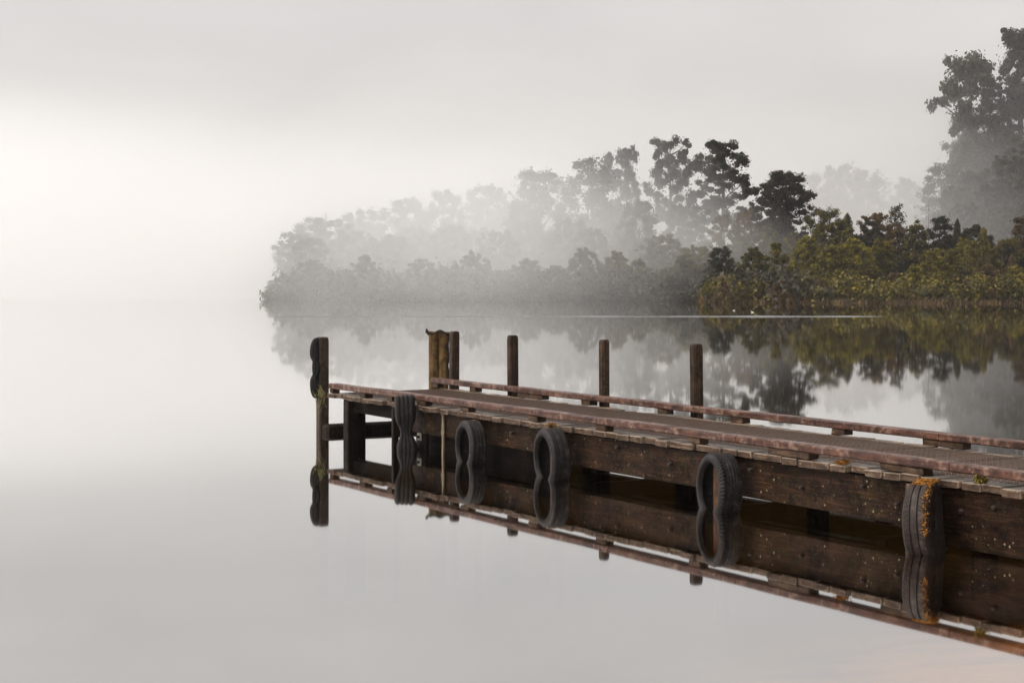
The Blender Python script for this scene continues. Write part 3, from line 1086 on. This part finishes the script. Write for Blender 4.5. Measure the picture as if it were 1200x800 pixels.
# kerb beams, each in lengths butted together, and their blocks
def kerb(t0, t1, joints, z0, z1):
    for a, b in zip(joints, joints[1:]):
        mb = MB()
        n = max(2, int((b - a) / 0.3))
        # a beam with slightly wandering, worn arrises
        rings = []
        for i in range(n + 1):
            x = a + 0.004 + (b - a - 0.008) * i / n
            w_ = 0.006 * noise.noise(Vector((x * 1.3, t0 * 9, 0)))
            zz = 0.007 * noise.noise(Vector((x * 0.9, t0 * 9, 4)))
            c = 0.010 + 0.006 * noise.noise(Vector((x * 4, t0, 8)))
            pr = [(t0 + w_, z0 + c), (t0 + w_, z1 + zz - c), (t0 + w_ + c, z1 + zz), (t1 + w_ - c, z1 + zz), (t1 + w_, z1 + zz - c), (t1 + w_, z0 + c), (t1 + w_ - c, z0), (t0 + w_ + c, z0)]
            rings.append([(x, y, z) for y, z in pr])
        vs = [p for r_ in rings for p in r_]
        fs = []
        for i in range(n):
            for k2 in range(8):
                fs.append((i * 8 + k2, i * 8 + (k2 + 1) % 8, (i + 1) * 8 + (k2 + 1) % 8, (i + 1) * 8 + k2))
        fs.append(tuple(range(8)))
        fs.append(tuple(n * 8 + k2 for k2 in range(8)))
        mb.add(vs, fs)
        mb.build("kerb_beam", M['kerb'], jet)


BZ0, BZ1 = 0.578, 0.645
kerb(0.0, 0.135, [0.0, s_at(712, 0), s_at(862, 0), s_at(1112, 0), LEN], BZ0, BZ1)
kerb(WID, WID + 0.13, [s_at(505, WID), s_at(626, WID), s_at(880, WID), s_at(1100, WID), LEN], BZ0, BZ1)


def blocks(spans, t0, t1):
    for a, b in spans:
        mb = MB()
        mb.box(a, b, t0 + rj.uniform(0, .012), t1 - 0.01, DECK + 0.001, BZ0 - 0.001, 0.006, 0.004, rj)
        mb.build("kerb_block", M['block'], jet)


near = [(376, 384), (420, 427), (452, 458), (488, 497), (537.5, 547), (618, 628.5), (696.5, 708), (805.5, 818.5), (899, 947), (1029.5, 1080)]
sp = [(s_at(a), s_at(b)) for a, b in near]
sp[0] = (0.005, 0.09)
sp += [(12.3, 12.5), (13.6, 13.8), (15.0, 15.2), (16.4, 16.6)]
blocks(sp, 0.004, 0.128)
far = [(505.5, 511.5), (549.5, 556), (606, 634.5), (680, 690.5), (769, 779.5), (855, 869), (973.5, 989), (1079.5, 1127)]
sp = [(s_at(a, WID), s_at(b, WID)) for a, b in far] + [(12.0, 12.3), (13.5, 13.7), (15.0, 15.2), (16.4, 16.6)]
blocks(sp, WID + 0.004, WID + 0.125)

# stringers below the planks, near and far side
def beam(name, mat, a, b, t0, t1, z0, z1, jit=0.004, ch=0.01):
    mb = MB()
    n = max(1, int((b - a) / 0.45))
    mb_ = []
    for i in range(n + 1):
        x = a + (b - a) * i / n
        j1 = jit * noise.noise(Vector((x * 2.1, t0 * 5, z0)))
        j2 = 2.2 * jit * noise.noise(Vector((x * 1.7, t0 * 5, z0 + 9)))
        pr = [(t0 + j1, z0 + ch + j2), (t0 + j1, z1 - ch), (t0 + j1 + ch, z1), (t1 - ch, z1), (t1, z1 - ch), (t1, z0 + ch), (t1 - ch, z0 + j2), (t0 + j1 + ch, z0 + j2)]
        mb_ += [(x, y, z) for y, z in pr]
    fs = []
    for i in range(n):
        for k2 in range(8):
            fs.append((i * 8 + k2, i * 8 + (k2 + 1) % 8, (i + 1) * 8 + (k2 + 1) % 8, (i + 1) * 8 + k2))
    fs.append(tuple(range(8)))
    fs.append(tuple(n * 8 + k2 for k2 in range(8)))
    mb.add(mb_, fs)
    return mb.build(name, mat, jet)


ZT = DECK - PT - 0.008
s466, s640, s866, s1072 = s_at(466, .1), s_at(645, .1), s_at(848, .1), s_at(1070, .1)
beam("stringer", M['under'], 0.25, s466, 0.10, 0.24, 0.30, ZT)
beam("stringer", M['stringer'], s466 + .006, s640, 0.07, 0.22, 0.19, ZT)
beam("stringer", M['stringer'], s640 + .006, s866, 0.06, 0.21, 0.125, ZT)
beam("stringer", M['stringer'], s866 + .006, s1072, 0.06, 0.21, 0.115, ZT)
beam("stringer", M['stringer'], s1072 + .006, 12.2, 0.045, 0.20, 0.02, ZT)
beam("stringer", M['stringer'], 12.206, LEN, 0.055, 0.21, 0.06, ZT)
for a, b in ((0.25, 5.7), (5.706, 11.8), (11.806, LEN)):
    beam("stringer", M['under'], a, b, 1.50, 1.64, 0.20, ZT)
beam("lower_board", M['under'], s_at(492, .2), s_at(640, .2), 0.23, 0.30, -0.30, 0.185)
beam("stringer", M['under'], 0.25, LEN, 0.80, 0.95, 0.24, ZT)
# waterline waler across the outer end and cross heads
mb = MB()
mb.box(-0.20, -0.03, -0.01, 1.75, -0.10, 0.108, 0.03, 0.008, rj)
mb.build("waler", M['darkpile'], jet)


def pile(name, mat, sc_, t, ws, wt, z0, z1, ch=0.012):
    mb = MB()
    mb.box(sc_ - ws / 2, sc_ + ws / 2, t - wt / 2, t + wt / 2, z0, z1, ch, 0.004, rj)
    return mb.build(name, mat, jet)


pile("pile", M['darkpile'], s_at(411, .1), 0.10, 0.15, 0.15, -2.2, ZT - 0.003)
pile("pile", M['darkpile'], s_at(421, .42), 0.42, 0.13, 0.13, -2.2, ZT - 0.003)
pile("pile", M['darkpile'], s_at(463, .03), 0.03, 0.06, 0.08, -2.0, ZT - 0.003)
pile("pile", M['pile'], s_at(557.5, -.01), -0.0, 0.09, 0.10, -2.0, ZT - 0.003)
pile("pile", M['pile'], s_at(651.5, -.01), -0.0, 0.10, 0.10, -2.0, ZT - 0.003)
pile("pile", M['pile'], s_at(845, -.01), -0.005, 0.13, 0.10, -2.0, ZT - 0.003)
pile("pile", M['pile'], s_at(1070, -.01), -0.01, 0.07, 0.10, -1.5, ZT - 0.003)
for sx in (12.6, 15.2):
    pile("pile", M['pile'], sx, -0.01, 0.14, 0.10, -1.5, ZT - 0.003)
for sx in (0.35, 2.0, 4.1, 5.9, 8.0, 10.1, 12.3, 14.6, 16.8):
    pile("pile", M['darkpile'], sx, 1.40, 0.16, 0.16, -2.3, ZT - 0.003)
for sx in (2.2, 4.1, 5.9, 8.0, 10.1, 12.3, 14.6, 16.8):
    mb = MB()
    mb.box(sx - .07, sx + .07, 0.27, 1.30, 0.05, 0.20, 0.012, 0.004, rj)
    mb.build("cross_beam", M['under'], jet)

# pale strap and bolt plates on the outer end
mb = MB()
ss = s_at(517, .03)
pts_ = [(ss - .015, ss + .03, .455), (ss - .012, ss + .036, .38), (ss - .03, ss + .045, .24), (ss - .012, ss + .036, .20), (ss - .02, ss + .03, .02), (ss - .016, ss + .026, -.3)]
vs = []
for a, b, z in pts_:
    vs += [(a, 0.045, z), (b, 0.040, z), (b, 0.058, z), (a, 0.062, z)]
fs = []
for i in range(len(pts_) - 1):
    for k2 in range(4):
        fs.append((i * 4 + k2, i * 4 + (k2 + 1) % 4, (i + 1) * 4 + (k2 + 1) % 4, (i + 1) * 4 + k2))
fs += [(0, 1, 2, 3), tuple(len(vs) - 4 + k2 for k2 in range(4))]
mb.add(vs, fs)
mb.build("hanging_strap", M['strap'], jet)
sb = s_at(491.5, 0.06)
pile("backing_board", M['darkpile'], sb, 0.10, 0.24, 0.06, -0.6, 0.188)
for zc, sz, mat in ((0.148, 0.088, 'steel'), (0.01, 0.085, 'rubber')):
    mb = MB()
    mb.box(sb - sz / 2, sb + sz / 2, 0.055, 0.067, zc - sz / 2, zc + sz / 2, 0.003)
    pl = mb.build("bolt_plate", M[mat], jet)
    mb = MB()
    mb.tube([(sb, 0.030, zc), (sb, 0.056, zc)], [0.014, 0.016], 6)
    mb.build("bolt", M['rubber'], pl)

# rusty bolt heads along the side
for px, zb_ in ((600, .36), (664, .33), (724, .38), (786, .30), (880, .36), (940, .28), (1012, .37), (1052, .27), (1128, .30), (1166, .36)):
    b_s = s_at(px, .05)
    mb = MB()
    mb.tube([(b_s, 0.025, zb_), (b_s, 0.075, zb_)], [0.016, 0.019], 6)
    mb.build("bolt", M['rubber_brown'], jet)

# mooring posts along the far side
def post(sc_, t, ws, wt, top, mat, name="mooring_post", lean=0.0):
    mb = MB()
    ch = 0.018
    rings = []
    zs = [-2.2, 0.0, 0.5, 0.8, top - 0.05, top - 0.012, top]
    for i, z in enumerate(zs):
        f = 1.0 if i < 5 else (0.93 if i == 5 else 0.72)
        hs_, ht_ = ws / 2 * f, wt / 2 * f
        ox = lean * z
        j = [0.003 * noise.noise(Vector((sc_ * 3, z * 5, q_))) for q_ in range(8)]
        pr = [(-hs_ + ch, -ht_), (hs_ - ch, -ht_), (hs_, -ht_ + ch), (hs_, ht_ - ch), (hs_ - ch, ht_), (-hs_ + ch, ht_), (-hs_, ht_ - ch), (-hs_, -ht_ + ch)]
        rings += [(sc_ + ox + a + j[q_], t + b + j[(q_ + 3) % 8], z) for q_, (a, b) in enumerate(pr)]
    fs = []
    n = len(zs)
    for i in range(n - 1):
        for k2 in range(8):
            fs.append((i * 8 + k2, i * 8 + (k2 + 1) % 8, (i + 1) * 8 + (k2 + 1) % 8, (i + 1) * 8 + k2))
    fs.append(tuple(range(8)))
    fs.append(tuple((n - 1) * 8 + k2 for k2 in range(8)))
    mb.add(rings, fs)
    # weathered split down one face
    return mb.build(name, M[mat], jet)


TP = WID + 0.20
for px, top, ws, wt, ln in ((532, 1.285, .105, .12, 0.012), (601.5, 1.276, .105, .125, -0.012), (708.5, 1.285, .10, .105, -0.01), (817.5, 1.295, .11, .12, -0.02)):
    post(s_at(px, TP), TP, ws, wt, top, 'post', lean=ln)

# the broad pale sleeper beside the corner post with its rubber capping
sa = s_at(514, TP)
mb = MB()
prof = []
nseg = 18
for i in range(nseg + 1):
    u = -0.135 + 0.27 * i / nseg
    bulge = 0.045 * abs(math.sin((i / nseg) * 2 * math.pi)) ** 0.6
    prof.append((u, -0.03 - bulge))
rows_ = []
zs = [-2.0, 0.3, 0.8, 1.1, 1.265]
# the board faces the camera: lay it across the view, turned against the jetty
for z in zs:
    for u, d_ in prof:
        rows_.append((u, d_, z + (0.012 * math.sin(u * 40) if z > 1.2 else 0)))
    for u, d_ in reversed(prof):
        rows_.append((u, 0.035, z))
n2 = 2 * (nseg + 1)
ca, sa_ = math.cos(R(58)), math.sin(R(58))
vs = [(sa + u * ca - d_ * sa_, TP + u * sa_ + d_ * ca, z) for u, d_, z in rows_]
fs = []
for i in range(len(zs) - 1):
    for k2 in range(n2):
        fs.append((i * n2 + k2, i * n2 + (k2 + 1) % n2, (i + 1) * n2 + (k2 + 1) % n2, (i + 1) * n2 + k2))
fs.append(tuple(range(n2)))
fs.append(tuple((len(zs) - 1) * n2 + k2 for k2 in range(n2)))
mb.add(vs, fs)
sleeper = mb.build("corner_sleeper", M['goldpost'], jet)
mb = MB()
nc = 16
for side in (0, 1):
    for i in range(nc + 1):
        u = -0.175 + 0.32 * i / nc
        z = 1.278 + 0.018 * math.sin(u * 30 + 1.0) + (0.02 if i < 2 else 0)
        for y_, dz in ((-0.10, -0.05 if i < 3 else -0.018), (-0.02, 0.0), (0.05, -0.02)):
            mb.v.append((sa + u * ca - y_ * sa_, TP + u * sa_ + y_ * ca, z + dz - side * 0.012))
for side in (0, 1):
    o_ = side * 3 * (nc + 1)
    for i in range(nc):
        for j in range(2):
            a = o_ + i * 3 + j
            mb.f.append((a, a + 1, a + 4, a + 3) if side == 0 else (a, a + 3, a + 4, a + 1))
            mb.smooth.append(True)
for i in range(nc):
    for j in (0, 2):
        a = i * 3 + j
        b = a + 3 * (nc + 1)
        mb.f.append((a, a + 3, b + 3, b))
        mb.smooth.append(False)
mb.build("rubber_cap", M['rubber_dark'], sleeper)
mb = MB()
pp = []
for i in range(14):
    z = 1.26 - i * 0.055
    u = 0.137 + 0.010 * math.sin(i * 1.3)
    pp.append((sa + u * ca + 0.06 * sa_, TP + u * sa_ - 0.06 * ca, z))
mb.tube(pp, [0.016 + 0.006 * math.sin(i * 2.1) for i in range(14)], 6)
mb.build("rubber_strip", M['rubber_dark'], sleeper)

# outer end post on the near corner
ep = post(-0.27, 0.035, 0.135, 0.135, 1.235, 'endpost', "end_post")
mb = MB()
for i in range(60):   # grass caught on the post and end plank
    a = Vector((-0.25 + rj.uniform(-.07, .28), -0.05 + rj.uniform(-.03, .02), 0.43 + rj.uniform(-.1, .12)))
    b = a + Vector((rj.gauss(0, .05), rj.gauss(-0.02, .02), rj.gauss(0, .06)))
    mb.bar(a, b, 0.004, 0.002)
mb.build("grass_tuft", M['grass'], jet)

# ------------------------------------------------------------------ tyres
def tyre_mesh(name, path, wscale, mat, half_w=0.095, ribs=4, notch=0.006, n=168, skew=5, side_h=0.085):
    """a hollow tyre: its carcass section swept along a closed path. path(th) -> ((u, z), (nu, nz)); w is the axle direction"""
    prof = [(-side_h, 0.68), (-side_h + 0.012, 0.80), (-0.075, 1.0), (-0.045, 1.03), (-0.022, 0.97)]
    tw = [(-0.010, 0.88)]
    e = 0.86
    for i in range(ribs):
        a = -1 + 2 * i / ribs
        b = -1 + 2 * (i + 1) / ribs
        g = 0.09
        tw += [(0, -(a + g) * e), (0.0015, -((a + b) / 2) * e), (0, -(b - g) * e)]
        if i < ribs - 1:
            tw += [(-0.010, -(b - g * 0.55) * e), (-0.010, -(b + g * 0.55) * e)]
    tw += [(-0.010, -0.88)]
    outer = prof + tw + [(o_, -w_) for o_, w_ in reversed(prof)]
    inner = [(-side_h + 0.002, -0.60), (-0.070, -0.88), (-0.030, -0.80), (-0.018, 0.0), (-0.030, 0.80), (-0.070, 0.88), (-side_h + 0.002, 0.60)]
    sec = outer + inner
    m = len(sec)
    mb = MB()
    rr_ = random.Random(hash(name) % 7 if False else 4)
    for i in range(n):
        th = 2 * math.pi * i / n
        (u, z), (nu, nz) = path(th)
        for q_, (o_, w_) in enumerate(sec):
            wv = w_ * half_w * wscale(th)
            off = o_
            if q_ < len(outer) and abs(w_) > 0.35 and o_ > -0.03:
                if int(i + abs(w_) * skew) % 3 == 0:
                    off -= notch
            off += 0.003 * noise.noise(Vector((u * 9, z * 9, w_ * 2)))
            mb.v.append((u + nu * off, wv, z + nz * off))
    for i in range(n):
        for q_ in range(m):
            mb.f.append((i * m + q_, i * m + (q_ + 1) % m, ((i + 1) % n) * m + (q_ + 1) % m, ((i + 1) % n) * m + q_))
            mb.smooth.append(not (5 <= q_ < 5 + len(tw)))
    return mb, mat


def circle_path(r, sag=0.0):
    def f(th):
        c, s_ = math.cos(th), math.sin(th)
        return (r * c * (1 - 0.3 * sag), r * s_ * (1 + sag)), (c, s_)
    return f


def peanut_path(hh, depth, pinch, one_side=False):
    def pt(th):
        c, s_ = math.cos(th), math.sin(th)
        a = depth * (1 - pinch * math.exp(-(s_ / 0.30) ** 2)) * (abs(c) ** 0.6) * (1 if c >= 0 else -1)
        if one_side and c < 0:
            a *= 0.25
        return Vector((a, hh * s_))
    def f(th):
        p, q_ = pt(th - 0.03), pt(th + 0.03)
        t = (q_ - p).normalized()
        c = pt(th)
        return (c.x, c.y), (t.y, -t.x)
    return f


def put_tyre(mbm, px, top_z, r_top, t, yaw, label, roll=0.0, base_s=None, group="old tyres hung as fenders"):
    mb, mat = mbm
    o = mb.build("tyre_fender", M[mat])
    s_ = s_at(px, t) if base_s is None else base_s
    p = O2 + D2 * s_ + N2 * t
    o.location = (p.x, p.y, top_z - r_top)
    o.rotation_euler = (roll, 0, JRZ + yaw)
    tag(o, label, "tyre", group)
    return o


one = lambda th: 1.0
put_tyre(tyre_mesh("t2", circle_path(0.275, 0.02), one, 'rubber', 0.095, 4, 0.0), 552, 0.455, 0.283, -0.09, R(-8), "smooth bald tyre second from the jetty's outer end")
put_tyre(tyre_mesh("t3", circle_path(0.296, 0.02), one, 'rubber', 0.10, 3, 0.0), 647, 0.498, 0.304, -0.09, R(-10), "bald ribbed tyre hanging in the middle of the jetty side", R(2))
put_tyre(tyre_mesh("t4", circle_path(0.294, 0.02), one, 'rubber', 0.105, 6, 0.010), 843, 0.490, 0.302, -0.09, R(-13), "tyre with deep chequered tread hanging between the two nearer piles", R(-2))
t5 = put_tyre(tyre_mesh("t5", circle_path(0.305, 0.04), lambda th: 1.0 - 0.18 * max(0.0, math.sin(th)) ** 3, 'rubber_brown', 0.095, 3, 0.004, side_h=0.265), 1085, 0.512, 0.315, -0.13, R(-60), "brownish worn tyre draped with orange moss nearest the camera", R(4))
t1 = put_tyre(tyre_mesh("t1", peanut_path(0.42, 0.12, 0.45), lambda th: 1 - 0.42 * math.exp(-((math.sin(th) + 0.03) / 0.22) ** 2), 'rubber', 0.115, 4, 0.002, side_h=0.06), 476, 0.640, 0.42, -0.10, R(-30), "collapsed tyre pinched at its waist near the jetty's outer end", R(3))
tp = put_tyre(tyre_mesh("tp", peanut_path(0.395, 0.115, 0.72, True), one, 'rubber_dark', 0.085, 4, 0.0, side_h=0.03), 0, 1.235, 0.405, 0.035, math.pi - JRZ - R(4), "squashed black tyre nailed to the tall outer end post", base_s=-0.27)
_p = O2 + D2 * -0.27 + N2 * 0.035
tp.location.x = _p.x - 0.055

# moss on the near tyre and the planks
def moss_clump(name, mat, n, spread, h, seed, shape):
    rnd = random.Random(seed)
    mb = MB()
    for _ in range(n):
        p = shape(rnd)
        d = Vector((rnd.gauss(0, 1), rnd.gauss(0, 1), rnd.gauss(0, 1) + .6)).normalized()
        leaf(mb, p + d * rnd.uniform(0, spread), d, h, rnd, 0.5)
    return mb.mesh(name, mat)


def drape(rnd):
    # over the crown of the tyre, then down its shore-side shoulder
    a = rnd.random()
    if a < 0.45:
        th = rnd.uniform(R(68), R(112))
        return Vector((0.310 * math.cos(th), rnd.uniform(-0.05, 0.085), 0.318 * math.sin(th)))
    th = R(90) + (rnd.random() ** 1.6) * R(100) * (1 if rnd.random() < .5 else -0.15)
    th = R(180) - th if False else th
    return Vector((-0.300 * math.cos(th) * (1 if rnd.random() < .85 else 0.7), 0.080 + rnd.gauss(0, 0.012), 0.312 * math.sin(th)))


link("moss", moss_clump("moss", M['moss'], 2600, 0.016, 0.013, 2, drape), t5)


def tuft(px, z, t, w_, h_, mat, label, seed):
    me = moss_clump("moss_tuft", mat, 420, 0.008, 0.02, seed, lambda r_: Vector((r_.gauss(0, w_), r_.gauss(0, w_ * .7), abs(r_.gauss(0, h_)))))
    o = link("moss_tuft", me)
    p = O2 + D2 * s_at(px, t) + N2 * t
    o.location = (p.x, p.y, z)
    tag(o, label, "moss", "moss tufts on the deck edge")


tuft(1150, DECK + 0.004, 0.05, 0.022, 0.024, M['moss_green'], "round olive and orange moss tuft on the deck edge near the camera", 11)
tuft(987, DECK + 0.004, 0.03, 0.024, 0.012, M['moss'], "small flat orange moss tuft on the deck edge left of the mossy tyre", 12)
tuft(648, DECK - 0.004, 0.0, 0.022, 0.005, M['moss'], "thin orange moss strip above the middle tyre", 13)

# ------------------------------------------------------------------ the wake line and two birds
mb = MB()
xa, xb, yc = (318 - 600) / F * 90, (1034 - 600) / F * 91, 90.3
n = 60
for i in range(n + 1):
    x = xa + (xb - xa) * i / n
    y = yc + 0.15 * noise.noise(Vector((x * .2, 0, 0)))
    t = i / n
    wd = (0.22 + 0.42 * t) * (0.75 + 0.8 * noise.noise(Vector((x * 0.35, 2, 0)))) * min(1, (1 - t) * 12 + 0.05) * min(1, t * 10 + 0.1)
    for k2 in range(7):
        a = -1 + k2 / 3
        mb.v.append((x, y + a * wd, 0.004 + 0.045 * wd * (math.cos(a * math.pi) + 1)))
for i in range(n):
    for k2 in range(6):
        a = i * 7 + k2
        mb.f.append((a, a + 7, a + 8, a + 1))
        mb.smooth.append(True)
tag(mb.build("water_ripple", M['ripple'], fix=False), kind="structure")

for px, py, rz, lab in ((860, 364, 0.4, "pale duck on the water left of its companion"), (882, 366, 2.6, "pale duck on the water right of its companion")):
    Y = CAM_H * F / (py - HORIZON)
    mb = MB()
    mb.tube([(-.20, 0, .10), (-.16, 0, .085), (-.05, 0, .07), (.08, 0, .07), (.15, 0, .09), (.17, 0, .15), (.18, 0, .20), (.21, 0, .215), (.245, 0, .205), (.29, 0, .198)],
            [.012, .045, .085, .085, .055, .032, .038, .036, .018, .008], 10)
    o = mb.build("duck", M['duck'])
    o.scale = (0.42, 0.42, 0.42)
    o.location = ((px - 600) / F * Y, Y, -0.02)
    o.rotation_euler = (0, 0, rz)
    tag(o, lab, "duck", "ducks on the lake")
